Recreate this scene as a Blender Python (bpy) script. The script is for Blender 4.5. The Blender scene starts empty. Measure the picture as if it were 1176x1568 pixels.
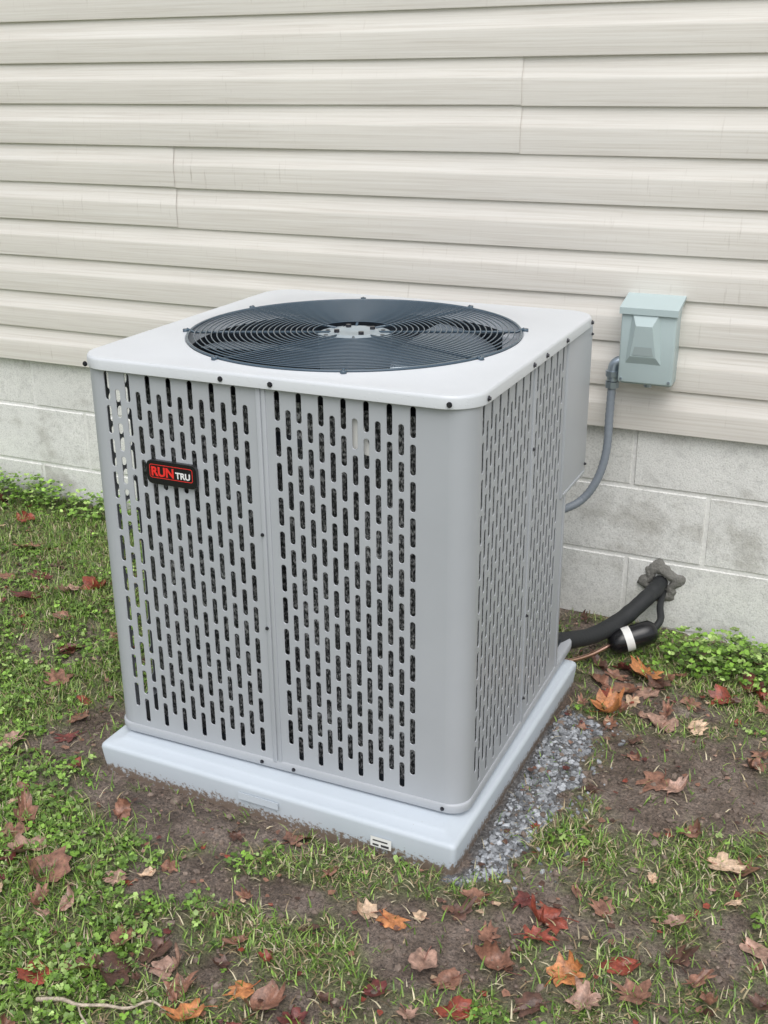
import bpy, math, random
import numpy as np
from mathutils import Vector, noise, Matrix
random.seed(7)
rnd=random.random
def U(a,b): return a+(b-a)*rnd()
S=bpy.context.scene
COL=S.collection

# ------------------------------------------------------------ mesh helper
class MB:
    def __init__(s): s.v=[];s.f=[];s.m=[];s.c=[];s.cc=(1,1,1,1);s.mi=0
    def V(s,p):
        s.v.append(tuple(p)); s.c.append(s.cc); return len(s.v)-1
    def F(s,idx): s.f.append(tuple(idx)); s.m.append(s.mi)
    def box(s,x0,x1,y0,y1,z0,z1,b=0.0):
        if b<=0:
            i=[s.V(p) for p in [(x0,y0,z0),(x1,y0,z0),(x1,y1,z0),(x0,y1,z0),(x0,y0,z1),(x1,y0,z1),(x1,y1,z1),(x0,y1,z1)]]
            for q in [(0,3,2,1),(4,5,6,7),(0,1,5,4),(1,2,6,5),(2,3,7,6),(3,0,4,7)]: s.F([i[k] for k in q])
        else:
            prof=[]
            n=3
            for k in range(n+1):
                a=math.pi/2*k/n; prof.append((b*(1-math.sin(a)),z0+b*(1-math.cos(a))))
            for k in range(n+1):
                a=math.pi/2*k/n; prof.append((b*(1-math.cos(a)),z1-b*(1-math.sin(a))))
            loops=[]
            for ins,z in prof:
                loops.append([s.V((x,y,z)) for x,y in rrect(x0+ins,x1-ins,y0+ins,y1-ins,max(b-ins,.0002)+b*.3,3)])
            s.skin(loops)
            s.F(loops[0][::-1]); s.F(loops[-1])
    def skin(s,loops,closed=True):
        for a,b in zip(loops[:-1],loops[1:]):
            n=len(a)
            for i in range(n if closed else n-1):
                j=(i+1)%n; s.F((a[i],a[j],b[j],b[i]))
    def tube(s,pts,r,seg=10,caps=True,rf=None):
        pts=[Vector(p) for p in pts]; loops=[]
        up=Vector((0,0,1)); prev=None
        for i,p in enumerate(pts):
            t=(pts[min(i+1,len(pts)-1)]-pts[max(i-1,0)]).normalized()
            if prev is None:
                a=t.cross(up)
                if a.length<.1: a=t.cross(Vector((1,0,0)))
                a.normalize()
            else:
                a=(prev-t*prev.dot(t)).normalized()
            prev=a; b=t.cross(a)
            rr=r if rf is None else rf(i,len(pts))
            loops.append([s.V(p+(a*math.cos(2*math.pi*k/seg)+b*math.sin(2*math.pi*k/seg))*rr) for k in range(seg)])
        s.skin(loops)
        if caps: s.F(loops[0][::-1]); s.F(loops[-1])
    def torus(s,c,R,r,N=96,n=6):
        loops=[]
        for i in range(N):
            a=2*math.pi*i/N
            loops.append([s.V((c[0]+(R+r*math.cos(2*math.pi*k/n))*math.cos(a),c[1]+(R+r*math.cos(2*math.pi*k/n))*math.sin(a),c[2]+r*math.sin(2*math.pi*k/n))) for k in range(n)])
        loops.append(loops[0]); s.skin(loops)
    def obj(s,name,mats,parent=None,smooth=False,angle=None,color=False):
        me=bpy.data.meshes.new(name); me.from_pydata(s.v,[],s.f); 
        for m in mats: me.materials.append(m)
        if len(mats)>1: me.polygons.foreach_set('material_index',s.m)
        if color:
            at=me.color_attributes.new('Col','FLOAT_COLOR','POINT')
            at.data.foreach_set('color',np.array(s.c,dtype=np.float32).ravel())
        if smooth: me.polygons.foreach_set('use_smooth',[True]*len(me.polygons))
        me.update()
        o=bpy.data.objects.new(name,me); COL.objects.link(o)
        if angle is not None:
            me.polygons.foreach_set('use_smooth',[True]*len(me.polygons))
            import bmesh
            bm=bmesh.new(); bm.from_mesh(me); bmesh.ops.recalc_face_normals(bm,faces=bm.faces)
            for e in bm.edges:
                if len(e.link_faces)==2 and e.calc_face_angle(0)>math.radians(angle): e.smooth=False
            bm.to_mesh(me); bm.free()
        if parent: o.parent=parent
        return o
def rrect(x0,x1,y0,y1,r,n=6):
    out=[]
    for cx,cy,a0 in [(x1-r,y0+r,-90),(x1-r,y1-r,0),(x0+r,y1-r,90),(x0+r,y0+r,180)]:
        for k in range(n+1):
            a=math.radians(a0+90*k/n); out.append((cx+r*math.cos(a),cy+r*math.sin(a)))
    return out
def catmull(P,n=10):
    P=[Vector(p) for p in P]; P=[P[0]*2-P[1]]+P+[P[-1]*2-P[-2]]; out=[]
    for i in range(1,len(P)-2):
        for k in range(n):
            t=k/n; a,b,c,d=P[i-1:i+3]
            out.append(.5*((2*b)+(c-a)*t+(2*a-5*b+4*c-d)*t*t+(3*b-3*c+d-a)*t**3))
    out.append(P[-2]); return out
def empty(name):
    o=bpy.data.objects.new(name,None); COL.objects.link(o); o.empty_display_size=.1; return o

# ------------------------------------------------------------ material helper
def mat(name,col=(.5,.5,.5),rough=.5,metal=0,spec=.5):
    m=bpy.data.materials.new(name); m.use_nodes=True
    b=m.node_tree.nodes['Principled BSDF']
    b.inputs['Base Color'].default_value=(*col,1); b.inputs['Roughness'].default_value=rough
    b.inputs['Metallic'].default_value=metal; b.inputs['Specular IOR Level'].default_value=spec
    return m,m.node_tree,b
def N(nt,t,**k):
    n=nt.nodes.new(t)
    for a,v in k.items(): setattr(n,a,v)
    return n
def tex(nt,scale,detail=4,mapscale=(1,1,1),rough=.6,dist=0):
    tc=N(nt,'ShaderNodeTexCoord'); mp=N(nt,'ShaderNodeMapping'); mp.inputs['Scale'].default_value=mapscale
    nz=N(nt,'ShaderNodeTexNoise'); nz.inputs['Scale'].default_value=scale; nz.inputs['Detail'].default_value=detail
    nz.inputs['Roughness'].default_value=rough; nz.inputs['Distortion'].default_value=dist
    nt.links.new(tc.outputs['Object'],mp.inputs[0]); nt.links.new(mp.outputs[0],nz.inputs['Vector']); return nz
def ramp(nt,src,stops):
    r=N(nt,'ShaderNodeValToRGB'); e=r.color_ramp.elements
    while len(e)<len(stops): e.new(.5)
    for el,(p,c) in zip(e,stops): el.position=p; el.color=(*c,1) if len(c)==3 else c
    nt.links.new(src,r.inputs[0]); return r
def mix(nt,fac,a,b,mode='MIX'):
    m=N(nt,'ShaderNodeMix',data_type='RGBA',blend_type=mode)
    for inp,v in ((m.inputs[0],fac),(m.inputs[6],a),(m.inputs[7],b)):
        if isinstance(v,bpy.types.NodeSocket): nt.links.new(v,inp)
        elif isinstance(v,(int,float)): inp.default_value=v
        else: inp.default_value=(*v,1)
    return m.outputs[2]
def bump(nt,b,h,strength=.3,dist=.01,prev=None):
    n=N(nt,'ShaderNodeBump'); n.inputs['Strength'].default_value=strength; n.inputs['Distance'].default_value=dist
    nt.links.new(h,n.inputs['Height'])
    if prev is not None: nt.links.new(prev,n.inputs['Normal'])
    nt.links.new(n.outputs[0],b.inputs['Normal']); return n.outputs[0]

def m_siding():
    m,nt,b=mat('vinyl_siding',(.6,.55,.48),.4)
    g=tex(nt,1,6,(2.2,1,170),.65,.6)
    c1=ramp(nt,g.outputs[0],[(.28,(.66,.615,.56)),(.5,(.775,.74,.69)),(.75,(.85,.825,.785))])
    st=tex(nt,1,3,(90,1,9),.6)
    sm=ramp(nt,st.outputs[0],[(.62,(1,1,1)),(.74,(.64,.61,.58))])
    area=tex(nt,1.1,2); am=ramp(nt,area.outputs[0],[(.45,(0,0,0)),(.62,(1,1,1))])
    big=tex(nt,1.3,3,(1,1,1))
    bmk=ramp(nt,big.outputs[0],[(.35,(.95,.95,.955)),(.65,(1.0,1.0,1.0))])
    dm=mix(nt,am.outputs[0],(1,1,1),sm.outputs[0])
    x=mix(nt,.8,c1.outputs[0],dm,'MULTIPLY'); x=mix(nt,1.0,x,bmk.outputs[0],'MULTIPLY')
    nt.links.new(x,b.inputs['Base Color'])
    bump(nt,b,g.outputs[0],.35,.0015)
    return m
def m_block():
    m,nt,b=mat('concrete_block',(.5,.5,.48),.85)
    geo=N(nt,'ShaderNodeNewGeometry')
    n1=tex(nt,240,4); n2=tex(nt,4,5,(1,1,1.4)); n3=tex(nt,45,3)
    c=ramp(nt,n1.outputs[0],[(.32,(.66,.66,.64)),(.5,(.85,.85,.83)),(.68,(.92,.92,.90))])
    d=ramp(nt,n2.outputs[0],[(.34,(.66,.65,.63)),(.46,(.94,.94,.94)),(.7,(1,1,1))])
    r=ramp(nt,geo.outputs['Random Per Island'],[(0,(.90,.90,.89)),(1,(1.0,1.0,1.0))])
    e=ramp(nt,n3.outputs[0],[(.3,(.86,.86,.86)),(.5,(1,1,1))])
    x=mix(nt,1.0,c.outputs[0],d.outputs[0],'MULTIPLY'); x=mix(nt,1.0,x,r.outputs[0],'MULTIPLY'); x=mix(nt,1.0,x,e.outputs[0],'MULTIPLY')
    nt.links.new(x,b.inputs['Base Color'])
    p=bump(nt,b,n1.outputs[0],.6,.002); bump(nt,b,n3.outputs[0],.35,.003,p)
    return m
def m_mortar():
    m,nt,b=mat('mortar',(.5,.49,.47),.9)
    n=tex(nt,120,4); c=ramp(nt,n.outputs[0],[(.3,(.70,.70,.68)),(.7,(.86,.86,.84))])
    nt.links.new(c.outputs[0],b.inputs['Base Color']); bump(nt,b,n.outputs[0],.4,.002); return m
def m_paint(name,col,rough=.38,drops=False,mud=False):
    m,nt,b=mat(name,col,rough)
    n=tex(nt,5,5); c=ramp(nt,n.outputs[0],[(.3,tuple(v*.96 for v in col)),(.7,tuple(min(1,v*1.02) for v in col))])
    out=c.outputs[0]
    if mud:
        tc=N(nt,'ShaderNodeTexCoord'); sx=N(nt,'ShaderNodeSeparateXYZ'); nt.links.new(tc.outputs['Object'],sx.inputs[0])
        mr=N(nt,'ShaderNodeMapRange'); mr.inputs[1].default_value=.000; mr.inputs[2].default_value=.030; mr.inputs[3].default_value=.30; mr.inputs[4].default_value=-.04
        nt.links.new(sx.outputs[2],mr.inputs[0])
        sn=tex(nt,110,5,(1,1,1),.7); ad=N(nt,'ShaderNodeMath',operation='ADD'); nt.links.new(mr.outputs[0],ad.inputs[0]); nt.links.new(sn.outputs[0],ad.inputs[1])
        k=ramp(nt,ad.outputs[0],[(.63,(0,0,0)),(.75,(1,1,1))])
        out=mix(nt,k.outputs[0],out,(.22,.17,.135))
    nt.links.new(out,b.inputs['Base Color'])
    if drops:
        tc=N(nt,'ShaderNodeTexCoord'); v=N(nt,'ShaderNodeTexVoronoi'); v.inputs['Scale'].default_value=150
        nt.links.new(tc.outputs['Object'],v.inputs['Vector'])
        dr=ramp(nt,v.outputs['Distance'],[(.0,(1,1,1)),(.26,(0,0,0))])
        sel=ramp(nt,v.outputs['Color'],[(.55,(0,0,0)),(.6,(1,1,1))])
        h=mix(nt,1.0,dr.outputs[0],sel.outputs[0],'MULTIPLY')
        bump(nt,b,h,.30,.0015)
    return m
def m_coil():
    m,nt,b=mat('coil_fins',(.2,.2,.2),.45,.35)
    n=tex(nt,300,3,(1,1,.5)); n2=tex(nt,7,3)
    c=ramp(nt,n.outputs[0],[(.40,(.05,.053,.058)),(.52,(.26,.27,.285)),(.62,(.85,.86,.88))])
    d=ramp(nt,n2.outputs[0],[(.35,(.45,.45,.45)),(.65,(1,1,1))])
    w=N(nt,'ShaderNodeTexWave',wave_type='BANDS',bands_direction='Z'); w.inputs['Scale'].default_value=16
    tc=N(nt,'ShaderNodeTexCoord'); nt.links.new(tc.outputs['Object'],w.inputs['Vector'])
    wr=ramp(nt,w.outputs[0],[(0,(.45,.45,.45)),(.6,(1,1,1))])
    x=mix(nt,1.0,c.outputs[0],d.outputs[0],'MULTIPLY'); x=mix(nt,1.0,x,wr.outputs[0],'MULTIPLY')
    nt.links.new(x,b.inputs['Base Color']); bump(nt,b,n.outputs[0],.8,.004); return m
def m_vc(name,rough=.5,spec=.4,nscale=60,amt=.25):
    m,nt,b=mat(name,(.5,.5,.5),rough,0,spec)
    a=N(nt,'ShaderNodeVertexColor',layer_name='Col')
    n=tex(nt,nscale,4); r=ramp(nt,n.outputs[0],[(.3,(1-amt,)*3),(.7,(1+amt*.6,)*3)])
    x=mix(nt,1.0,a.outputs[0],r.outputs[0],'MULTIPLY'); nt.links.new(x,b.inputs['Base Color'])
    return m,nt,b
def m_ground():
    m,nt,b=mat('soil',(.1,.08,.06),.7)
    a=N(nt,'ShaderNodeVertexColor',layer_name='Col')
    sp=N(nt,'ShaderNodeSeparateColor'); nt.links.new(a.outputs[0],sp.inputs[0])
    n=tex(nt,9,7,(1,1,1),.65); n2=tex(nt,150,5,(1,1,1),.7); n3=tex(nt,42,5,(1,1,1),.7)
    soil=ramp(nt,n.outputs[0],[(.3,(.105,.076,.060)),(.45,(.18,.137,.110)),(.58,(.26,.205,.172)),(.72,(.35,.29,.25))])
    fine=ramp(nt,n2.outputs[0],[(.34,(.35,.35,.35)),(.5,(.95,.95,.95)),(.66,(1.45,1.42,1.4))])
    s=mix(nt,1.0,soil.outputs[0],fine.outputs[0],'MULTIPLY')
    gr=ramp(nt,n3.outputs[0],[(.32,(.08,.085,.035)),(.5,(.16,.22,.065)),(.66,(.28,.32,.14))])
    g2=mix(nt,1.0,gr.outputs[0],fine.outputs[0],'MULTIPLY')
    x=mix(nt,sp.outputs[1],s,g2)
    gv=ramp(nt,n2.outputs[0],[(.35,(.07,.07,.075)),(.55,(.19,.195,.20)),(.7,(.36,.37,.39))])
    x=mix(nt,sp.outputs[0],x,gv.outputs[0])
    nt.links.new(x,b.inputs['Base Color'])
    rr=ramp(nt,n.outputs[0],[(.38,(.28,.28,.28)),(.58,(.7,.7,.7))]); nt.links.new(rr.outputs[0],b.inputs['Roughness'])
    p=bump(nt,b,n3.outputs[0],.9,.018); bump(nt,b,n2.outputs[0],.9,.007,p); return m

M_sid=m_siding(); M_blk=m_block(); M_mor=m_mortar()
M_body=m_paint('grey_cabinet_paint',(.435,.457,.492),.40)
M_lid=m_paint('grey_cabinet_paint_lit',(.65,.675,.71),.34,True)  # cabinet paint lightened: skylight on the top cover is put into the colour
M_coil=m_coil()
M_blk1,_,_=mat('black_interior',(.014,.020,.028),.5)
M_wire,_,_=mat('grille_wire_coating',(.065,.10,.135),.22)
M_hub=m_paint('motor_plate',(.33,.38,.41),.4)
M_alu,_,_=mat('fan_aluminium',(.36,.42,.48),.35,.8)
M_screw,_,_=mat('screw_metal',(.06,.06,.07),.35,.7)
M_black,_,_=mat('badge_black',(.01,.01,.012),.25)
M_red,_,_=mat('badge_red',(.85,.035,.03),.35)
M_white,_,_=mat('badge_white',(.85,.85,.85),.4)
M_silver,_,_=mat('badge_silver',(.10,.10,.105),.3,.8)
M_pad=m_paint('pad_plastic',(.55,.605,.665),.42,False,True)
M_box=m_paint('disconnect_paint',(.46,.555,.565),.42)
M_boxd=m_paint('disconnect_paint_shaded',(.38,.45,.455),.5)  # darker copy of the box paint, recess shade painted in as colour
M_hose=m_paint('conduit_grey',(.22,.25,.29),.42)
M_foam,fnt,fb=mat('foam_insulation',(.022,.024,.026),.65)
bump(fnt,fb,tex(fnt,30,4).outputs[0],.5,.006)
M_cop,_,_=mat('copper',(.80,.50,.38),.3,1)
M_brass,_,_=mat('brass_valve',(.55,.42,.2),.35,1)
M_label,_,_=mat('label_paper',(.82,.82,.80),.5)
M_ink,_,_=mat('label_ink',(.05,.05,.05),.5)
M_putty,pnt,pb=mat('sealant_patch',(.2,.195,.18),.9); bump(pnt,pb,tex(pnt,60,5).outputs[0],.9,.01)
M_grass,_,_=m_vc('grass_blades',.4,.4)
M_leaf,lnt,lb=m_vc('leaf_litter',.33,.5,110,.5)
bump(lnt,lb,tex(lnt,160,4).outputs[0],.6,.003)
M_stone,_,_=m_vc('crushed_stone',.6,.4,200,.3)
M_gnd=m_ground()

ZS=.5469; E=.1143
# ------------------------------------------------------------ house
house=empty('house')
def siding():
    mb=MB()
    prof=[(.0,.004),(-.004,.0135),(.006,.0156),(.03,.0160),(.30,.0168),(.53,.0175),(.565,.0172),(.60,.0160),(.68,.0135),(.77,.0112),(.87,.0094),(.95,.0084),(1.03,.0080)]
    X0,X1=-6.5,4.5
    for k in range(0,24):
        pair=k//2
        J={2:[-1.044-3.66,-1.044,-1.044+3.66],3:[-3.66,.002,3.66]}.get(pair)
        if J is None:
            o=[-2.35,-2.9,0,0,-2.2,-2.6,-3.0,-2.3,-.8,-1.9,.4,-2.6][pair%12]; J=[o-3.66,o,o+3.66]
        cuts=[X0]+[j for j in J if X0<j<X1]+[X1]
        for pi,(a,b) in enumerate(zip(cuts[:-1],cuts[1:])):
            dz=(.0022 if pi%2 else -.0006); a2=a-(.02 if pi else 0)
            n=int((b-a2)/.08)+2; loops=[]
            for i in range(n):
                x=a2+(b-a2)*i/(n-1)
                dlap=-.0030*max(0,min(1,1-(x-a2)/.6)) if pi else 0
                wz=noise.noise(Vector((x*.9,pair*3.1,0)))*.0022
                wd=noise.noise(Vector((x*1.7,k*2.3,5)))*.0010
                loops.append([mb.V((x,-(d+dlap+wd*(.4+.6*(zf<.9))),ZS+E*(k+zf)+wz+dz)) for zf,d in prof])
            mb.skin(loops,False)
    mb.obj('siding',[M_sid],house,angle=40)
siding()
mb=MB()
z0=ZS-.165
for c,zb in enumerate([z0,z0-.2032,z0-.4064,z0-.6096]):
    off=.342 if c%2==0 else .342+.2032
    for n in range(-17,12):
        xa=off+.4064*n+.0045; xb=xa+.4064-.009; za=zb+.0045; zt=zb+.2032-.0045
        y=.010+U(-.0012,.0012); bv=.003
        tl=U(-.001,.001)
        A=[mb.V(p) for p in [(xa+bv,y+tl,za+bv),(xb-bv,y-tl,za+bv),(xb-bv,y-tl,zt-bv),(xa+bv,y+tl,zt-bv)]]
        B=[mb.V(p) for p in [(xa,y+bv+.001,za),(xb,y+bv+.001,za),(xb,y+bv+.001,zt),(xa,y+bv+.001,zt)]]
        Cc=[mb.V(p) for p in [(xa,.05,za),(xb,.05,za),(xb,.05,zt),(xa,.05,zt)]]
        mb.F(A); mb.skin([B,A]); mb.skin([Cc,B])
mb.obj('foundation_blocks',[M_blk],house)
mb=MB(); mb.box(-6.5,4.5,.0135,.2,-.30,ZS+.05); mb.obj('foundation_mortar',[M_mor],house)
mb=MB(); mb.box(-6.5,4.5,.004,.2,ZS+.055,3.3); mb.box(-6.5,4.5,-.012,.006,ZS+.010,ZS+.03); mb.obj('wall_sheathing',[M_mor],house)
mb=MB(); mb.box(-6.5,4.5,-.12,.2,3.29,3.45); mb.obj('eave_soffit',[M_white],house)

# ------------------------------------------------------------ ground
def gh(x,y):
    t=(x-.74)/(-1.89-.74); t=max(-.6,min(1.6,t)); wz=-.034+.101*t
    w=max(0,min(1,(y+1.0)/.9)); w=w*w*(3-2*w)
    z=wz*w
    z+=noise.noise(Vector((x*2.2,y*2.2,1)))*.014+noise.noise(Vector((x*8,y*8,3)))*.010+noise.noise(Vector((x*24,y*24,7)))*.006
    dx=max(-.55-x,x-.34,0); dy=max(-1.24-y,y+.38,0); dd=math.hypot(dx,dy)
    k=max(0,1-dd/.12)
    z=z*(1-k)+(-.002 if dd>0 else -.01)*k + (.007*math.exp(-((dd-.05)/.04)**2) if dd>0 else 0)*(1 if x<.3 else 0)
    if dd>0: z+=max(0,.012*(noise.noise(Vector((x*9,y*9,71)))+.15))*math.exp(-(dd/.05)**2)
    return z
GP=[(.30,-1.24),(.345,-1.235),(.385,-1.18),(.405,-1.10),(.435,-.963),(.44,-.704),(.41,-.57),(.33,-.55),(.29,-.9)]
def inpoly(x,y,P=GP):
    x+=noise.noise(Vector((x*14,y*14,50)))*.035; y+=noise.noise(Vector((x*14,y*14,60)))*.03
    c=False; j=len(P)-1
    for i in range(len(P)):
        if (P[i][1]>y)!=(P[j][1]>y) and x<(P[j][0]-P[i][0])*(y-P[i][1])/(P[j][1]-P[i][1])+P[i][0]: c=not c
        j=i
    return c
def blob(x,y,cx,cy,rx,ry): 
    return math.exp(-(((x-cx)/rx)**2+((y-cy)/ry)**2))
BL=[(-.33,-1.28,.18,.07,-1.3),(-.64,-1.08,.11,.15,-1.1),(-.05,-1.42,.16,.05,-.6),(.35,-1.40,.20,.07,-.6),(.56,-.80,.18,.19,-.7),(.25,-1.62,.2,.06,-.4),
    (.08,-1.54,.14,.06,.4),(.594,-.16,.17,.14,1.3),(.62,-1.03,.14,.10,.5),(-.42,-1.62,.25,.2,.4),(-1.0,-.75,.16,.12,-.5),(.9,-1.1,.2,.2,.1),(.5,-.4,.12,.12,-.5),(.46,-1.03,.05,.08,.6),
    (.43,-1.30,.05,.05,-.2),(.78,-.72,.17,.10,-.3),(-.25,-1.47,.12,.05,-.4),(-.75,-1.25,.12,.07,-.2),(.05,-1.33,.12,.04,.35),(.75,-1.25,.15,.08,-.2)]
def veg(x,y):
    n=noise.noise(Vector((x*3.3,y*3.3,11)))*.45+noise.noise(Vector((x*9,y*9,17)))*.5+noise.noise(Vector((x*25,y*25,19)))*.4
    if x<-.5: base=.95
    elif x<.3: base=.95-.33*min(1,(x+.5)/.5)
    else: base=.59
    v=base+n*1.0
    for cx,cy,rx,ry,a in BL:
        v+=a*blob(x,y,cx,cy,rx,ry)
    v=(v-.28)*1.6
    if -.55<x<.335 and -1.225<y<-.40: v=0
    if inpoly(x,y): v*=.12
    if y>-.0: v=0
    return max(0,min(1,v))
def axis(a,b,step,far):
    L=[a+step*i for i in range(int(round((b-a)/step))+1)]
    d=step; x=L[-1]; R=[]
    while x<far: d*=1.35; x+=d; R.append(x)
    d=step; x=L[0]; Q=[]
    while x>-far: d*=1.35; x-=d; Q.append(x)
    return Q[::-1]+L+R
xs=axis(-2.5,1.6,.013,80); ys=axis(-2.2,.10,.013,80)
mb=MB(); idx=[]
for y in ys:
    row=[]
    for x in xs:
        near=(-3<x<2.2 and -2.8<y<.3)
        if near:
            g=1 if inpoly(x,y) else 0; mb.cc=(g*.8,veg(x,y)*.8,0,1); z=gh(x,y)
            z+=noise.noise(Vector((x*48,y*48,9)))*.004
        else: mb.cc=(0,.8,0,1); z=noise.noise(Vector((x*.15,y*.15,0)))*.1-.02
        row.append(mb.V((x,y,z)))
    idx.append(row)
for a,b in zip(idx[:-1],idx[1:]):
    for i in range(len(a)-1): mb.F((a[i],a[i+1],b[i+1],b[i]))
mb.obj('ground',[M_gnd],smooth=True,color=True)

# ------------------------------------------------------------ grass
def grass():
    mb=MB()
    greens=[(.15,.28,.045),(.21,.37,.06),(.29,.45,.09),(.11,.20,.035),(.36,.46,.15)]
    straw=[(.52,.44,.27),(.38,.29,.17),(.62,.55,.38),(.22,.155,.09)]
    for _ in range(210000):
        x=U(-2.2,1.2); y=U(-2.0,-.0)
        if x<-1.7 and rnd()<.6: continue
        if x>-.55 and x<.33 and y>-1.2 and y<-.42: continue
        v=veg(x,y)
        if rnd()>v**1.5*.9+.04: continue
        z=gh(x,y)-.002
        st=rnd()<(.38 if x>-.1 else .25)
        c=random.choice(straw if st else greens); k=U(.6,1.2); mb.cc=(c[0]*k,c[1]*k,c[2]*k,1)
        L=U(.014,.042)*(.85 if x>-.2 else 1); w=U(.0008,.0019); az=U(0,6.283); lean=U(.4,1.5) if not st else U(1.2,1.6)
        dx,dy=math.cos(az),math.sin(az); px,py=-dy*w,dx*w
        p=[(0,0)]
        a=lean*.5; r=h=0
        for s in range(2):
            r+=L/2*math.sin(a); h+=L/2*math.cos(a); p.append((r,h)); a+=lean*.5
        ids=[]
        for i,(r,h) in enumerate(p[:-1]):
            t=1-i*.25; zz=z+max(h,.003); ids.append((mb.V((x+dx*r-px*t,y+dy*r-py*t,zz)),mb.V((x+dx*r+px*t,y+dy*r+py*t,zz))))
        tip=mb.V((x+dx*p[-1][0],y+dy*p[-1][0],z+max(p[-1][1],.003)))
        for a_,b_ in zip(ids[:-1],ids[1:]): mb.F((a_[0],a_[1],b_[1],b_[0]))
        mb.F((ids[-1][0],ids[-1][1],tip))
    mb.obj('grass',[M_grass],color=True)
grass()
def clover():
    mb=MB()
    gs=[(.24,.44,.06),(.32,.54,.10),(.18,.33,.05),(.43,.60,.19),(.14,.25,.05)]
    for _ in range(78000):
        x=U(-2.2,1.15); y=U(-2.0,-.01)
        c=noise.noise(Vector((x*2.6,y*2.6,31)))*.8+noise.noise(Vector((x*8,y*8,37)))*.7+noise.noise(Vector((x*22,y*22,39)))*.4
        if x<-.45: c+=.36
        elif x<0: c+=.10
        else: c-=.16
        wl=blob(x,y,-1.8,-.04,.9,.09); wr=blob(x,y,.64,-.13,.19,.10)
        c+=1.4*wr+.6*wl+.5*blob(x,y,-.5,-1.5,.2,.2)+.5*blob(x,y,-.85,-1.45,.3,.3)+.4*blob(x,y,.47,-1.02,.05,.08)
        if c<.22 or rnd()>min(1,c)*.85 or veg(x,y)<.2: continue
        tall=.075*min(1,1.3*wr+1.2*wl)
        z=gh(x,y)+U(.004,.020)+tall*rnd()
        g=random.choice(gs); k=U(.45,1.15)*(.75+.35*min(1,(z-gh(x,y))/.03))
        R=U(.0020,.0054)*(1.45 if tall>.02 else 1); az=U(0,6.28)
        for j in range(3):
            aa=az+j*2.094; cx,cy=x+math.cos(aa)*R*.95,y+math.sin(aa)*R*.95; tx,ty=U(-.6,.6),U(-.6,.6); kk=k*U(.8,1.2)
            mb.cc=(g[0]*kk,g[1]*kk,g[2]*kk,1)
            ids=[]
            for i in range(5):
                b=aa+i*1.2566; ox,oy=math.cos(b)*R,math.sin(b)*R
                ids.append(mb.V((cx+ox,cy+oy,z+ox*tx+oy*ty)))
            mb.F(ids)
    mb.obj('clover_patch',[M_grass],color=True)
clover()

# ------------------------------------------------------------ gravel and soil crumbs
import itertools
ico=[Vector(p).normalized() for p in [(0,-.525,.85),(0,.525,.85),(0,-.525,-.85),(0,.525,-.85),(-.85,0,.525),(.85,0,.525),(-.85,0,-.525),(.85,0,-.525),(-.525,.85,0),(.525,.85,0),(-.525,-.85,0),(.525,-.85,0)]]
IF=[]
for t in itertools.combinations(range(12),3):
    if all((ico[a]-ico[b]).length<1.1 for a,b in itertools.combinations(t,2)):
        nn=(ico[t[1]]-ico[t[0]]).cross(ico[t[2]]-ico[t[0]]); IF.append(t if nn.dot(ico[t[0]])>0 else t[::-1])
def rock(mb,x,y,z,s,flat=(.5,.9)):
    rot=Matrix.Rotation(U(0,6.28),3,'Z')@Matrix.Rotation(U(-.6,.6),3,'X'); sc=(U(.7,1.3),U(.6,1.1),U(*flat))
    ids=[mb.V(Vector((x,y,z))+rot@Vector((p.x*sc[0],p.y*sc[1],p.z*sc[2]))*s*U(.75,1.2)) for p in ico]
    for t in IF: mb.F([ids[k] for k in t])
mb=MB()
for i in range(5200):
    x=U(.29,.50); y=U(-1.26,-.5); ins=inpoly(x,y)
    if not ins and rnd()>.05: continue
    if x<.327 and y>-1.22: continue
    s=U(.0018,.0045) if rnd()<.62 else U(.0045,.0085)
    g=U(.11,.38) if rnd()<.80 else U(.38,.55); mb.cc=(g*.95,g*.99,g*1.06,1)
    rock(mb,x,y,gh(x,y)+s*.1,s)
mb.obj('gravel',[M_stone],color=True)
mb=MB()
for i in range(13000):
    x=U(-1.2,1.05); y=U(-1.95,-.03)
    if -.56<x<.34 and -1.235<y<-.38: continue
    if rnd()<veg(x,y): continue
    s=U(.0012,.0048) if rnd()<.88 else U(.005,.011); k=U(.6,1.4); mb.cc=(.19*k,.145*k,.118*k,1); rock(mb,x,y,gh(x,y)+s*.1,s)
mb.obj('soil_crumbs',[M_stone],color=True)

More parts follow.
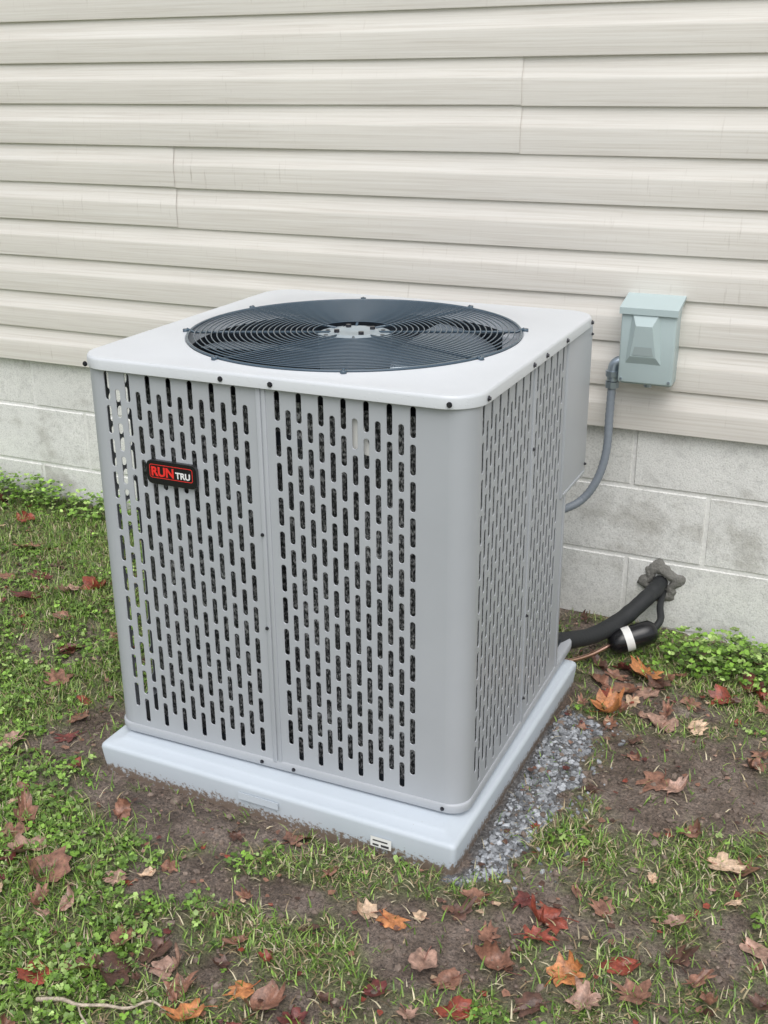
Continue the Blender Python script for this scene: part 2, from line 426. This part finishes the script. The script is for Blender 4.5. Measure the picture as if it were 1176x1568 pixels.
# ------------------------------------------------------------ fallen leaves
BR=(.28,.14,.095); PK=(.42,.26,.20); MA=(.16,.042,.037); TN=(.62,.44,.30); OR=(.56,.23,.09); RD=(.29,.065,.04); DK=(.12,.062,.045)
half=[(0,1),(8,.86),(16,.60),(24,.58),(34,.88),(44,.80),(54,.50),(66,.55),(80,.80),(92,.62),(104,.40),(122,.50),(142,.38),(160,.24),(180,.10)]
def leaves():
    mb=MB()
    def leaf(x,y,s,c):
        az=U(0,6.28); curl=U(.35,1.25)
        c1,c2=U(-.4,1)*curl,U(-.6,1)*curl; ph=U(0,6.28); tilt=(U(-.3,.3),U(-.3,.3)); asp=U(.5,.9)
        z0=gh(x,y)+.004+.04*s+(.008 if veg(x,y)>.5 else 0)
        loops=[]
        outl=[(a,r) for a,r in half]+[(360-a,r) for a,r in half[-2:0:-1]]
        pw=U(.28,.90); bend=U(-.35,.35)
        jit=[U(.76,1.12) for _ in outl]; fold=U(0,1)<.55; fd=U(0,6.28)
        def put(u,v,k):
            u=u+bend*v*v
            lx=u*asp; ly=v
            h=c1*lx*lx*.9+c2*ly*ly*.6+.16*curl*math.sin(4.5*lx+ph)*math.cos(4*ly+ph)+tilt[0]*lx+tilt[1]*ly-.12*math.exp(-(lx/.08)**2)
            if fold:
                q=lx*math.cos(fd)+ly*math.sin(fd)-.20
                if q>0:
                    rr=.30; t=q/rr; nq=rr*math.sin(min(t,2.6)); h+=rr*(1-math.cos(min(t,2.6)))
                    lx+=(nq-q)*math.cos(fd); ly+=(nq-q)*math.sin(fd)
            X=x+s*(lx*math.cos(az)-ly*math.sin(az)); Y=y+s*(lx*math.sin(az)+ly*math.cos(az))
            Z=max(z0+h*s,gh(X,Y)+.003)
            f=k*U(.86,1.14)*(1+.5*noise.noise(Vector((X*60,Y*60,3)))); mb.cc=(c[0]*f,c[1]*f,c[2]*f,1)
            return mb.V((X,Y,Z))
        for q,k in [(.0,.75),(.22,.85),(.45,1.0),(.65,1.05),(.85,1.05),(1,.85)]:
            L=[]
            for (a,r),j in zip(outl,jit):
                rr=(r**pw)*(1+(j-1)*q)*q
                L.append(put(math.sin(math.radians(a))*rr,math.cos(math.radians(a))*rr*1.1,k))
            loops.append(L)
        mb.skin(loops)
        mb.cc=(c[0]*.8,c[1]*.6,c[2]*.6,1)
        base=[]
        for k in range(4):
            ly=-.08-.22*k; lx=.04*k*k*math.sin(ph)
            X=x+s*(lx*math.cos(az)-ly*math.sin(az)); Y=y+s*(lx*math.sin(az)+ly*math.cos(az)); base.append((X,Y,max(z0,gh(X,Y)+.003)))
        mb.tube(base,.0010,4,False)
    big=[(-.396,-1.536,.066,BR),(-.668,-1.132,.045,MA),(-1.10,-.477,.06,RD),(-1.218,-.624,.06,MA),(-1.13,-.55,.05,PK),(-.015,-1.26,.046,BR),(.212,-1.394,.042,TN),(.255,-1.40,.04,OR),
     (.347,-1.457,.050,PK),(.40,-1.47,.040,BR),(.467,-1.412,.052,BR),(.517,-1.268,.058,RD),(.50,-1.33,.045,RD),(.572,-1.398,.052,OR),(.625,-1.43,.045,PK),(.426,-.528,.052,OR),(.45,-.50,.045,BR),
     (.607,-.768,.060,BR),(.64,-.79,.040,PK),(.560,-.501,.050,PK),(.635,-.499,.032,TN),(.768,-1.011,.048,TN),(.81,-1.00,.05,BR),(.787,-.594,.045,BR),(.737,-.203,.06,MA),(.77,-.25,.045,RD),
     (.447,-.383,.060,BR),(.477,-.298,.06,OR),(.50,-.36,.05,PK),(.40,-.33,.05,BR),(.442,-1.534,.05,RD),(-.05,-1.658,.050,PK),(-.09,-1.62,.04,DK),(.143,-1.66,.05,BR),(.10,-1.64,.04,OR),
     (.745,-1.281,.042,DK),(-.542,-1.47,.06,BR),(-.50,-1.53,.05,MA),(-1.291,-.51,.05,MA),(.70,-1.40,.045,BR),(.86,-1.20,.04,PK),(.78,-1.33,.035,BR),(.41,-1.02,.018,RD),
     (.38,-1.28,.04,BR),(.30,-1.36,.022,TN),(-.20,-1.42,.03,BR),(-.27,-1.50,.028,PK),(-.22,-1.46,.025,TN),(-.30,-1.60,.032,PK),(-.16,-1.62,.045,BR),(-.45,-1.62,.03,TN),
     (-.62,-1.32,.035,BR),(-.85,-.95,.05,BR),(-.95,-.80,.045,MA),(-1.05,-.68,.04,BR),(-1.45,-.35,.05,BR),(-1.6,-.2,.05,RD),(-1.75,-.12,.045,MA),(-.78,-1.22,.04,PK),(.52,-.62,.03,DK),(.56,-.45,.045,BR),
     (.40,-.62,.022,BR),(.30,-1.55,.03,MA),(.02,-1.55,.03,BR),(.23,-1.60,.03,DK),(.55,-1.48,.04,DK),(.66,-1.10,.02,TN),(.88,-.80,.04,BR),(.9,-.45,.05,BR),(.52,-.33,.05,DK),(.43,-.27,.045,MA),(.36,-1.33,.035,DK),(.46,-1.24,.035,MA),
     (-.47,-1.50,.050,PK),(-.55,-1.42,.05,BR),(-.60,-1.38,.035,PK),(-.36,-1.60,.040,BR),(-.12,-1.70,.05,DK),(-.18,-1.72,.05,BR),(-.24,-1.76,.045,RD),(.0,-1.69,.045,BR),(.05,-1.72,.05,OR),(.20,-1.66,.035,MA),
     (.41,-.44,.05,RD),(.38,-.39,.04,BR),(.53,-.28,.05,BR),(.47,-.42,.045,TN),(.60,-.36,.04,BR),(.68,-.32,.045,RD),(.45,-.58,.04,BR),(.36,-.30,.04,DK),(.66,-1.33,.04,RD),(.60,-1.22,.035,BR),(-.70,-1.06,.04,BR),(-.74,-1.0,.03,RD),(.72,-1.20,.04,PK),
     (.10,-1.33,.028,BR),(-.12,-1.30,.026,DK),(.43,-1.36,.03,BR),(-.38,-1.33,.028,BR),(-.58,-1.22,.03,RD),(.70,-.93,.035,BR),(.53,-.70,.03,BR),(.14,-1.47,.03,DK),(-.02,-1.44,.025,BR)]
    for x,y,s,c in big: leaf(x,y,s,c)
    pal=[BR,BR,PK,BR,MA,DK,TN,BR,DK,RD]
    n=0
    while n<190:
        x=U(-2.2,1.2); y=U(-2.0,-.03)
        if -.58<x<.36 and -1.26<y<-.36: continue
        leaf(x,y,U(.012,.034),random.choice(pal)); n+=1
    n=0
    while n<1500:
        x=U(-1.9,1.2); y=U(-2.0,-.03)
        if -.56<x<.34 and -1.24<y<-.38: continue
        n+=1; s=U(.004,.012); z=gh(x,y)+U(.003,.008); c=random.choice(pal); k=U(.6,1.2); mb.cc=(c[0]*k,c[1]*k,c[2]*k,1); a0=U(0,6.28)
        mb.F([mb.V((x+s*U(.5,1)*math.cos(a0+i*1.25),y+s*U(.3,1)*math.sin(a0+i*1.25),z+U(0,.004))) for i in range(5)])
    mb.obj('fallen_leaves',[M_leaf],smooth=True,color=True)
leaves()
mb=MB(); mb.cc=(.5,.42,.33,1)
tw=[(-.20,-1.80),(-.16,-1.785),(-.13,-1.782),(-.09,-1.765),(-.05,-1.757),(-.02,-1.735),(.01,-1.735)]
mb.tube(catmull([(x,y,gh(x,y)+.016) for x,y in tw],6),.0035,7,True,lambda i,n:.0040*(1-.5*i/n)+.0006*noise.noise(Vector((i*.7,3,0))))
mb.tube([(-.13,-1.782,gh(-.13,-1.782)+.016),(-.11,-1.80,.014),(-.09,-1.81,.012)],.0018,5)
mb.obj('twig',[M_leaf],smooth=True,color=True)

# ------------------------------------------------------------ pad
padc=[(-.530,-1.200),(.312,-1.222),(.328,-.418),(-.515,-.400)]
def inset_quad(P,d):
    cx=sum(p[0] for p in P)/4; cy=sum(p[1] for p in P)/4
    return [(p[0]-math.copysign(d,p[0]-cx),p[1]-math.copysign(d,p[1]-cy)) for p in P]
def rquad(P,r,n=5):
    out=[]
    for i in range(4):
        p=Vector(P[i]);a=(Vector(P[i-1])-p).normalized();b=(Vector(P[(i+1)%4])-p).normalized()
        p1=p+a*r;p2=p+b*r
        for k in range(n+1):
            t=k/n; out.append((p1*(1-t)**2+p*2*t*(1-t)+p2*t*t)[:])
    return out
mb=MB(); loops=[]
for d,z,r in [(-.006,-.06,.012),(-.005,0,.012),(0,.052,.012),(.0015,.0575,.012),(.005,.0612,.012),(.010,.0622,.012),(.030,.0625,.012),(.034,.0655,.012),(.040,.067,.012)]:
    loops.append([mb.V((x,y,z)) for x,y in rquad(inset_quad(padc,d),r)])
mb.skin(loops); mb.F(loops[-1])
pad=empty('equipment_pad'); mb.obj('pad_slab',[M_pad],pad,angle=50)
mb=MB()
def on_pad_front(x,z):
    t=(x+.530)/.842; return (x,-1.200-.022*t-.0020-.004*(.052-z)/.052,z)
for (xa,xb,za,zb,mi) in [(.135,.180,.014,.036,0),(.140,.153,.017,.021,1),(.158,.175,.017,.022,1),(.14,.172,.027,.030,1)]:
    mb.mi=mi; o=.0006*mi
    q=[on_pad_front(x,z) for x,z in [(xa,za),(xb,za),(xb,zb),(xa,zb)]]
    mb.F([mb.V((p[0],p[1]-o,p[2])) for p in q])
mb.obj('pad_sticker',[M_label,M_ink],pad)
mb=MB(); q=[on_pad_front(x,z) for x,z in [(-.17,.030),(-.075,.030),(-.075,.045),(-.17,.045)]]
f=[mb.V(p) for p in q]; g=[mb.V((p[0],p[1]-.0012,p[2])) for p in q]; mb.F(g); mb.skin([f,g]); mb.obj('pad_embossed_plate',[M_pad],pad)

# ------------------------------------------------------------ condenser unit
unit=empty('air_conditioner_condenser')
BX0,BX1,BY0,BY1=-.519,.299,-1.142,-.353; BZ0,BZ1=.088,.894; CR=.042
def panel(mb,O,D,Nn,cols,a0,a1,rows=11,pitch=.0690,sl=.0575,hw=.0054,cp=None):
    def P(a,z,dep=0): return mb.V((O[0]+D[0]*a-Nn[0]*dep,O[1]+D[1]*a-Nn[1]*dep,z))
    def rect(a,b,z0,z1):
        if b-a>1e-5 and z1-z0>1e-5: mb.F((P(a,z0),P(b,z0),P(b,z1),P(a,z1)))
    cp=cp or (cols[1]-cols[0])
    x=a0
    for ci,c in enumerate(cols):
        l,r=c-cp/2,c+cp/2
        if l>x+1e-6: rect(x,l,BZ0,BZ1)
        x=r
        top=BZ1-.006-(pitch/2 if ci%2 else 0)
        rect(l,r,top+(pitch-sl)/2,BZ1)
        for k in range(rows):
            zt=top-k*pitch; zb=zt-sl; cT=zt+(pitch-sl)/2; cB=zb-(pitch-sl)/2
            ring=[]
            n=8
            for i in range(n+1):
                t=math.pi*i/n; ring.append((math.cos(t),math.sin(t),1))
            for i in range(n+1):
                t=math.pi+math.pi*i/n; ring.append((math.cos(t),math.sin(t),-1))
            def lp(h,dep): 
                o=[]
                for cx,sy,s in ring:
                    zc=(zt-hw) if s>0 else (zb+hw); o.append(P(c+cx*h,zc+sy*h,dep))
                return o
            A=[]
            for cx,sy,s in ring:
                m_=max(abs(cx),abs(sy)); ux,uy=cx/m_,sy/m_
                zc=(zt-hw) if s>0 else (zb+hw)
                zz=zc+(uy*((cT-zc) if s>0 else (zc-cB)))
                A.append(P(c+ux*cp/2,zz))
            B=lp(hw+.0006,0); C=lp(hw,.0006); E_=lp(hw,.0020)
            mb.skin([A+[A[0]],B+[B[0]],C+[C[0]],E_+[E_[0]]],False)
        rect(l,r,BZ0,cB)
    if a1>x: rect(x,a1,BZ0,BZ1)
def arc(mb,cx,cy,a0,a1,r,n=10):
    L=[]
    for k in range(n+1):
        a=math.radians(a0+(a1-a0)*k/n); L.append([mb.V((cx+r*math.cos(a),cy+r*math.sin(a),z)) for z in (BZ0,BZ1)])
    mb.skin(L,False)
def colsr(a,b,n): return [a+(b-a)*i/(n-1) for i in range(n)]
mb=MB()
Of=(BX0+CR,BY0); a=lambda x:x-Of[0]
panel(mb,Of,(1,0),(0,-1),colsr(a(-.460),a(-.148),14),0,a(-.118))
panel(mb,Of,(1,0),(0,-1),colsr(a(-.080),a(.190),13),a(-.115),a(BX1-CR))
o=mb.obj('front_panels',[M_body],unit)
mb=MB()
Or=(BX1,BY0+CR); b=lambda y:y-Or[1]
panel(mb,Or,(0,1),(1,0),colsr(b(-1.083),b(-.815),13),0,b(-.790))
panel(mb,Or,(0,1),(1,0),colsr(b(-.764),b(-.585),9),b(-.787),b(-.515))
mb.obj('right_panels',[M_body],unit)
mb=MB()
Ol=(BX0,BY1-CR); 
panel(mb,Ol,(0,-1),(-1,0),colsr(.03,.690,28),0,BY1-BY0-2*CR,hw=.0078,sl=.061)
Ob=(.15,BY1)
panel(mb,Ob,(-1,0),(0,1),colsr(.04,.60,26),0,.15-BX0-CR)
mb.obj('rear_panels',[M_body],unit)
mb=MB()
arc(mb,BX0+CR,BY0+CR,180,270,CR); arc(mb,BX1-CR,BY0+CR,270,360,CR); arc(mb,BX0+CR,BY1-CR,90,180,CR)
mb.obj('corner_posts',[M_body],unit,smooth=True)
mb=MB()
mb.box(-.1235,-.1135,BY0-.0030,BY0+.004,BZ0,BZ1,.0012)
mb.box(-.1115,-.1030,BY0-.0024,BY0+.004,BZ0,BZ1,.0012)
mb.box(BX1-.004,BX1+.003,-.794,-.786,BZ0,BZ1,.0012); mb.box(BX1-.004,BX1+.0024,-.784,-.777,BZ0,BZ1,.0012)
mb.box(BX1-.004,BX1+.002,-.528,-.514,BZ0,BZ1,.001)
mb.obj('panel_flanges',[M_body],unit,angle=40)
mb=MB()
q=[(BX1,-.515),(.20,-.47),(.15,BY1)]
L=[[mb.V((x,y,z)) for z in (BZ0,.535)] for x,y in q]; mb.skin(L,False)
mb.obj('valve_recess_plate',[M_body],unit)
mb=MB(); mb.box(.152,BX1+.0045,-.560,BY1-.008,.532,BZ1-.002,.004)
mb.box(BX1+.001,BX1+.0065,-.552,-.372,.540,.545,.001)
mb.obj('control_box_cover',[M_body],unit,angle=40)
mb=MB(); loops=[]
for d,z in [(.012,.070),(.004,.0705),(-.002,.074),(-.003,.080),(-.003,.090),(-.001,.0935),(.003,.094),(.03,.094)]:
    loops.append([mb.V((x,y,z)) for x,y in rrect(BX0+d,BX1-d,BY0+d,BY1-d,CR,8)])
mb.skin(loops); mb.F(loops[0][::-1]); mb.F(loops[-1]); mb.obj('base_pan',[M_body],unit,angle=50)
mb=MB()
for x,y in [(-.45,-1.08),(.23,-1.08),(.2,-.43),(-.45,-.43)]: mb.box(x-.03,x+.03,y-.03,y+.03,.0665,.071)
mb.obj('rubber_feet',[M_black],unit)
mb=MB()
pth=[]
def ap(cx,cy,a0,a1,r): 
    for k in range(9):
        t=math.radians(a0+(a1-a0)*k/8); pth.append((cx+r*math.cos(t),cy+r*math.sin(t)))
ci=.034; r=.11
pth.append((BX1-ci,-.56)); ap(BX1-ci-r,BY0+ci+r,0,-90,r); ap(BX0+ci+r,BY0+ci+r,270,180,r); ap(BX0+ci+r,BY1-ci-r,180,90,r); pth.append((.10,BY1-ci))
L=[[mb.V((x,y,z)) for z in (.095,.86)] for x,y in pth]; mb.skin(L,False)
mb.obj('condenser_coil',[M_coil],unit,smooth=True)
mb=MB()
L=[[mb.V((-.11+(x+.11)*.93,-.749+(y+.749)*.93,z)) for z in (.1005,.86)] for x,y in pth]; mb.skin(L,False)
mb.obj('coil_backing',[M_blk1],unit)
mb=MB(); mb.box(BX0+.02,BX1-.02,BY0+.02,BY1-.02,.0945,.10); mb.obj('inner_floor',[M_blk1],unit)
mb=MB(); mb.tube([(-.11,-.75,.1),(-.11,-.75,.14),(-.11,-.75,.36),(-.11,-.75,.40)],.09,20,True,lambda i,n:[.09,.1,.1,.06][i]); mb.obj('compressor',[M_blk1],unit,angle=40)
# lid
LX0,LX1,LY0,LY1=-.529,.309,-1.154,-.343; CX,CY,GR=-.111,-.748,.351; LZ=.916
mb=MB()
base=rrect(LX0,LX1,LY0,LY1,.070,14)
def lidloop(d,z): return [mb.V((x,y,z)) for x,y in rrect(LX0+d,LX1-d,LY0+d,LY1-d,.070-d*.6,14)]
n=len(base)
outer=[lidloop(.001,LZ-.024),lidloop(0,LZ-.023),lidloop(0,LZ-.006),lidloop(.0010,LZ-.0028),lidloop(.003,LZ-.0006),lidloop(.007,LZ),lidloop(.016,LZ)]
mb.skin([[mb.V((x,y,LZ-.024)) for x,y in rrect(LX0+.006,LX1-.006,LY0+.006,LY1-.006,.066,14)]]+outer)
last=outer[-1]
P=[mb.v[i] for i in last]
def ang(p): return math.atan2(p[1]-CY,p[0]-CX)
seg=[]
for i in range(n):
    a_,b_=P[i],P[(i+1)%n]; L_=math.dist(a_,b_); k=max(1,int(L_/.012))
    for t in range(k): seg.append(tuple(a_[j]+(b_[j]-a_[j])*t/k for j in range(3)))
F0=[mb.V(p) for p in seg]
def circ(R,z): return [mb.V((CX+R*math.cos(ang(p)),CY+R*math.sin(ang(p)),z)) for p in seg]
rings=[F0,circ(GR+.0115,LZ),circ(GR+.009,LZ+.001),circ(GR+.004,LZ+.001),circ(GR,LZ-.002),circ(GR-.001,LZ-.03)]
mb.skin(rings)
mb.obj('top_cover',[M_lid],unit,angle=30)
mb=MB()
L=[]
for R,z in [(GR+.002,LZ-.028),(GR+.001,LZ-.10),(GR+.02,LZ-.14)]:
    L.append([mb.V((CX+R*math.cos(2*math.pi*k/96),CY+R*math.sin(2*math.pi*k/96),z)) for k in range(96)])
mb.skin(L); mb.obj('fan_shroud',[M_blk1],unit,smooth=True)
# grille
mb=MB(); R=.088
while R<GR-.004: mb.torus((CX,CY,LZ+.004),R,.0014); R+=.0118
mb.torus((CX,CY,LZ+.002),GR-.001,.003)
for k in range(8):
    a_=math.radians(22.5+45*k); c,s_=math.cos(a_),math.sin(a_)
    mb.tube([(CX+c*.05,CY+s_*.05,LZ-.001),(CX+c*(GR-.01),CY+s_*(GR-.01),LZ-.001),(CX+c*(GR+.006),CY+s_*(GR+.006),LZ+.006)],.0030,8)
    x,y=CX+c*(GR+.008),CY+s_*(GR+.008)
    mb.tube([(x,y,LZ),(x,y,LZ+.006)],.0065,8); 
mb.obj('fan_grille',[M_wire],unit,smooth=True)
mb=MB()
H=[]
for R_,z in [(.0005,-.001),(.018,-.001),(.022,.001),(.05,.001),(.055,-.003),(.072,-.003),(.078,-.004),(.079,-.02),(.075,-.08),(.0005,-.085)]:
    H.append([mb.V((CX+R_*math.cos(2*math.pi*k/40),CY+R_*math.sin(2*math.pi*k/40),LZ+.001+z)) for k in range(40)])
mb.skin(H); mb.obj('motor_plate',[M_hub],unit,angle=35)
mb=MB()
for k in range(4):
    a_=math.radians(45*1+90*k); x,y=CX+.040*math.cos(a_),CY+.040*math.sin(a_)
    mb.tube([(x,y,LZ),(x,y,LZ+.008)],.006,8)
for k in range(8):
    a_=math.radians(45*k); x,y=CX+.064*math.cos(a_),CY+.064*math.sin(a_); mb.tube([(x,y,LZ-.004),(x,y,LZ-.001)],.005,8)
mb.obj('motor_bolts',[M_screw],unit,angle=40)
mb=MB()
for k in range(3):
    a0=math.radians(120*k+35)
    L=[]
    for i in range(9):
        rr=.05+(GR-.065)*i/8; row=[]
        wd=.34+.25*math.sin(i/8*2.2)
        for j in range(7):
            t=j/6-.5; aa=a0+t*wd*1.9+.25*i/8; row.append(mb.V((CX+rr*math.cos(aa),CY+rr*math.sin(aa),LZ-.062+t*.075*(.6+.4*i/8)-.015*(2*t)**2)))
        L.append(row)
    mb.skin(L,False)
mb.obj('fan_blades',[M_alu],unit,smooth=True)
mb=MB()
def scr(x,y,z,nx,ny,r=.0048):
    mb.tube([(x,y,z),(x+nx*.0015,y+ny*.0015,z)],r*1.25,10); mb.tube([(x+nx*.0015,y+ny*.0015,z),(x+nx*.0045,y+ny*.0045,z)],r*.8,6)
for x in (-.190,-.085,.262,-.497): scr(x,LY0,LZ-.014,0,-1,.0042)
for y in (-1.09,-.83,-.745,-.60,-.40): scr(LX1,y,LZ-.014,1,0,.0042)
for x in (-.150,-.075,.255): scr(x,BY0-.003,.083,0,-1,.0034)
for z in (.60,.40): scr(-.1215,BY0-.003,z,0,-1,.0030)
for z in (.72,.35,.15): scr(BX1+.003,-.79,z,1,0,.003)
for z in (.87,.56): scr(BX1+.0045,-.372,z,1,0,.003)
mb.obj('screws',[M_screw],unit,angle=40)
# badge
bx,bz=-.318,.697; by=BY0-.001
def flat(mb,loop2d,y0,y1):
    A=[mb.V((x,y0,z)) for x,z in loop2d]; B=[mb.V((x,y1,z)) for x,z in loop2d]; mb.skin([A,B]); mb.F(B)
mb=MB(); flat(mb,rrect(bx-.058,bx+.058,bz-.0245,bz+.0245,.012),by,by-.007); mb.obj('badge_frame',[M_silver],unit)
mb=MB(); flat(mb,rrect(bx-.0572,bx+.0572,bz-.0237,bz+.0237,.0115),by,by-.0085); mb.obj('badge_plate',[M_black],unit)
mb=MB()
o1=rrect(bx-.050,bx+.050,bz-.0110,bz+.0170,.005); i1=rrect(bx-.0487,bx+.0487,bz-.0097,bz+.0157,.004)
A=[mb.V((x,by-.0089,z)) for x,z in o1]; B=[mb.V((x,by-.0089,z)) for x,z in i1]; mb.skin([A,B]); mb.obj('badge_outline',[M_red],unit)
def text(s,x,z,size,m,name,off):
    cu=bpy.data.curves.new(name,'FONT'); cu.body=s; cu.size=size; cu.extrude=.0003; cu.offset=off; cu.space_character=1.0; cu.materials.append(m)
    o=bpy.data.objects.new(name,cu); COL.objects.link(o); o.location=(x,by-.0090,z); o.rotation_euler=(math.pi/2,0,0); o.parent=unit; return o
text('RUN',bx-.0465,bz-.0062,.0258,M_red,'badge_lettering_red',.0009); text('TRU',bx+.0105,bz-.0062,.0178,M_white,'badge_lettering_white',.0005)
mb=MB(); mb.F([mb.V(p) for p in [(.056,-1.130,.868),(.082,-1.130,.868),(.106,-1.130,.782),(.068,-1.130,.788)]]); mb.obj('shipping_label',[M_label],unit)

# ------------------------------------------------------------ electrical disconnect
dis=empty('electrical_disconnect_box')
mb=MB(); mb.box(.312,.438,-.082,-.006,.688,.884,.003); mb.obj('enclosure',[M_box],dis,angle=40)
mb=MB()
mb.box(.307,.443,-.098,-.074,.694,.886,.004)
v=[(.303,-.106,.884),(.447,-.106,.884),(.447,-.004,.908),(.303,-.004,.908)]
T=[mb.V(p) for p in v]; Bm=[mb.V((p[0],p[1],p[2]-.006 if i>1 else p[2]-.016)) for i,p in enumerate(v)]
mb.skin([Bm,T]); mb.F(T); mb.F(Bm[::-1])
mb.obj('cover',[M_box],dis,angle=40)
mb=MB()
a1_=[(.324,.745),(.412,.745),(.402,.874),(.334,.874)]; 
A=[mb.V((x,-.0982,z)) for x,z in a1_]; B=[mb.V((x,y,z)) for x,y,z in [(.336,-.108,.764),(.400,-.108,.764),(.388,-.116,.842),(.348,-.116,.842)]]
mb.skin([A,B]); mb.F(B)
mb.obj('embossed_panel',[M_box],dis)
mb=MB(); mb.F([mb.V(p) for p in [(.342,-.1095,.768),(.394,-.1095,.768),(.389,-.1120,.790),(.347,-.1120,.790)]]); mb.obj('painted_recess_shade',[M_boxd],dis)  # flat patch on the raised panel; its darker colour paints a recess's shade
mb=MB()
for x,z in [(.315,.703),(.435,.703)]: mb.tube([(x,-.098,z),(x,-.101,z)],.0035,8)
mb.tube([(.375,-.05,.689),(.375,-.05,.680),(.375,-.05,.676)],.010,10)
mb.obj('cover_screws',[M_alu],dis)
cd=empty('electrical_conduit')
mb=MB(); mb.tube(catmull([(.315,-.05,.735),(.300,-.052,.735),(.289,-.055,.727),(.286,-.058,.710),(.286,-.060,.685)],6),.0145,14); 
mb.tube([(.286,-.060,.712),(.286,-.060,.698)],.019,8); mb.tube([(.286,-.060,.684),(.286,-.060,.668)],.0175,8); mb.tube([(.312,-.05,.735),(.302,-.05,.735)],.020,8)
mb.obj('elbow_fitting',[M_alu],cd,angle=40)
pts=catmull([(.286,-.060,.685),(.287,-.07,.60),(.288,-.085,.50),(.272,-.105,.425),(.238,-.13,.372),(.19,-.18,.352),(.15,-.26,.352),(.13,-.35,.36)],16)
mb=MB(); mb.tube(pts,.0105,12,True,lambda i,n:.0108+.0006*math.sin(i*2.4)); mb.obj('flexible_hose',[M_hose],cd,smooth=True)
# ------------------------------------------------------------ refrigerant lines
rl=empty('refrigerant_line_set')
mb=MB(); mb.tube(catmull([(.20,-.47,.115),(.255,-.40,.092),(.325,-.28,.064),(.378,-.17,.072),(.418,-.09,.100),(.436,-.03,.112),(.440,.03,.115)],10),.022,16,True,lambda i,n:.022+.0025*noise.noise(Vector((i*.35,0,0)))); mb.obj('insulated_suction_line',[M_foam],rl,smooth=True)
mb=MB(); mb.tube(catmull([(.20,-.46,.055),(.25,-.42,.045),(.29,-.36,.024),(.33,-.29,.016),(.375,-.225,.028)],8),.0058,10); mb.obj('copper_liquid_line',[M_cop],rl,smooth=True)
mb=MB(); c0=Vector((.362,-.235,.024)); c1=Vector((.472,-.172,.062)); pts=[c0.lerp(c1,t) for t in (0,.02,.12,.3,.5,.7,.88,.98,1)]
rs=[.008,.020,.031,.032,.032,.032,.031,.020,.008]; mb.tube(pts,.02,20,True,lambda i,n:rs[i]); mb.obj('filter_drier',[M_black],rl,smooth=True)
mb=MB(); pts=[c0.lerp(c1,t) for t in (.32,.48)]; mb.tube(pts,.0326,20,False); mb.obj('drier_label',[M_label],rl,smooth=True)
mb=MB(); mb.tube(catmull([(.460,-.178,.058),(.474,-.14,.075),(.460,-.08,.088),(.448,.03,.09)],6),.0095,10); mb.obj('liquid_line_insulation',[M_foam],rl,smooth=True)
mb=MB()
for i in range(2): mb.tube([(.185+.02*i,-.475,.13-.05*i),(.225+.02*i,-.475,.13-.05*i)],.014,8)
mb.obj('service_valves',[M_brass],rl,angle=40)
mb=MB(); L=[]
for R_,d in [(.058,.012),(.050,.003),(.038,-.002),(.028,.000),(.02,.02)]:
    row=[]
    for k in range(48):
        t=2*math.pi*k/48; w_=1+.38*noise.noise(Vector((math.cos(t)*1.5,math.sin(t)*1.5,2)))+.22*noise.noise(Vector((math.cos(t)*4,math.sin(t)*4,R_*20)))
        row.append(mb.V((.440+R_*w_*math.cos(t),d+.002*noise.noise(Vector((math.cos(t)*5,math.sin(t)*5,R_*90))),.112+R_*w_*math.sin(t))))
    L.append(row)
mb.skin(L); mb.obj('wall_sealant',[M_putty],rl,smooth=True)

# ------------------------------------------------------------ light
w=bpy.data.worlds.new('World'); S.world=w; w.use_nodes=True; nt=w.node_tree
bg=nt.nodes['Background']; sky=nt.nodes.new('ShaderNodeTexSky'); sky.sky_type='NISHITA'; sky.sun_disc=False
EL=58; AZ=158
sky.sun_elevation=math.radians(EL); sky.sun_rotation=math.radians(AZ); sky.dust_density=3; sky.air_density=1.5
hs=nt.nodes.new('ShaderNodeHueSaturation'); hs.inputs['Saturation'].default_value=.35
nt.links.new(sky.outputs[0],hs.inputs['Color']); nt.links.new(hs.outputs[0],bg.inputs['Color']); bg.inputs['Strength'].default_value=.15
sd=bpy.data.lights.new('sun','SUN'); sd.energy=1.5; sd.angle=math.radians(55); sd.color=(1,.99,.975)
so=bpy.data.objects.new('sun',sd); COL.objects.link(so)
az=math.radians(AZ); el=math.radians(EL)
dirv=Vector((math.sin(az)*math.cos(el),math.cos(az)*math.cos(el),math.sin(el)))
so.rotation_euler=dirv.to_track_quat('Z','Y').to_euler(); so.location=(0,-3,5)

# ------------------------------------------------------------ camera
psi,th,rho,f=-0.4290,0.3689,-0.0082,1728.617
d=np.array([math.sin(psi)*math.cos(th),math.cos(psi)*math.cos(th),-math.sin(th)])
r=np.array([math.cos(psi),-math.sin(psi),0.0]);u=np.cross(r,d)
r2=r*math.cos(rho)+u*math.sin(rho); u2=-r*math.sin(rho)+u*math.cos(rho)
cam=bpy.data.cameras.new('camera'); co=bpy.data.objects.new('camera',cam); COL.objects.link(co)
cam.sensor_fit='VERTICAL'; cam.sensor_height=24; cam.lens=24*f/1568; cam.clip_end=500; cam.clip_start=.05
co.matrix_world=Matrix(((r2[0],u2[0],-d[0],.9246),(r2[1],u2[1],-d[1],-2.8713),(r2[2],u2[2],-d[2],1.42),(0,0,0,1)))
S.camera=co
S.view_settings.view_transform='Standard'; S.view_settings.look='None'; S.view_settings.exposure=0
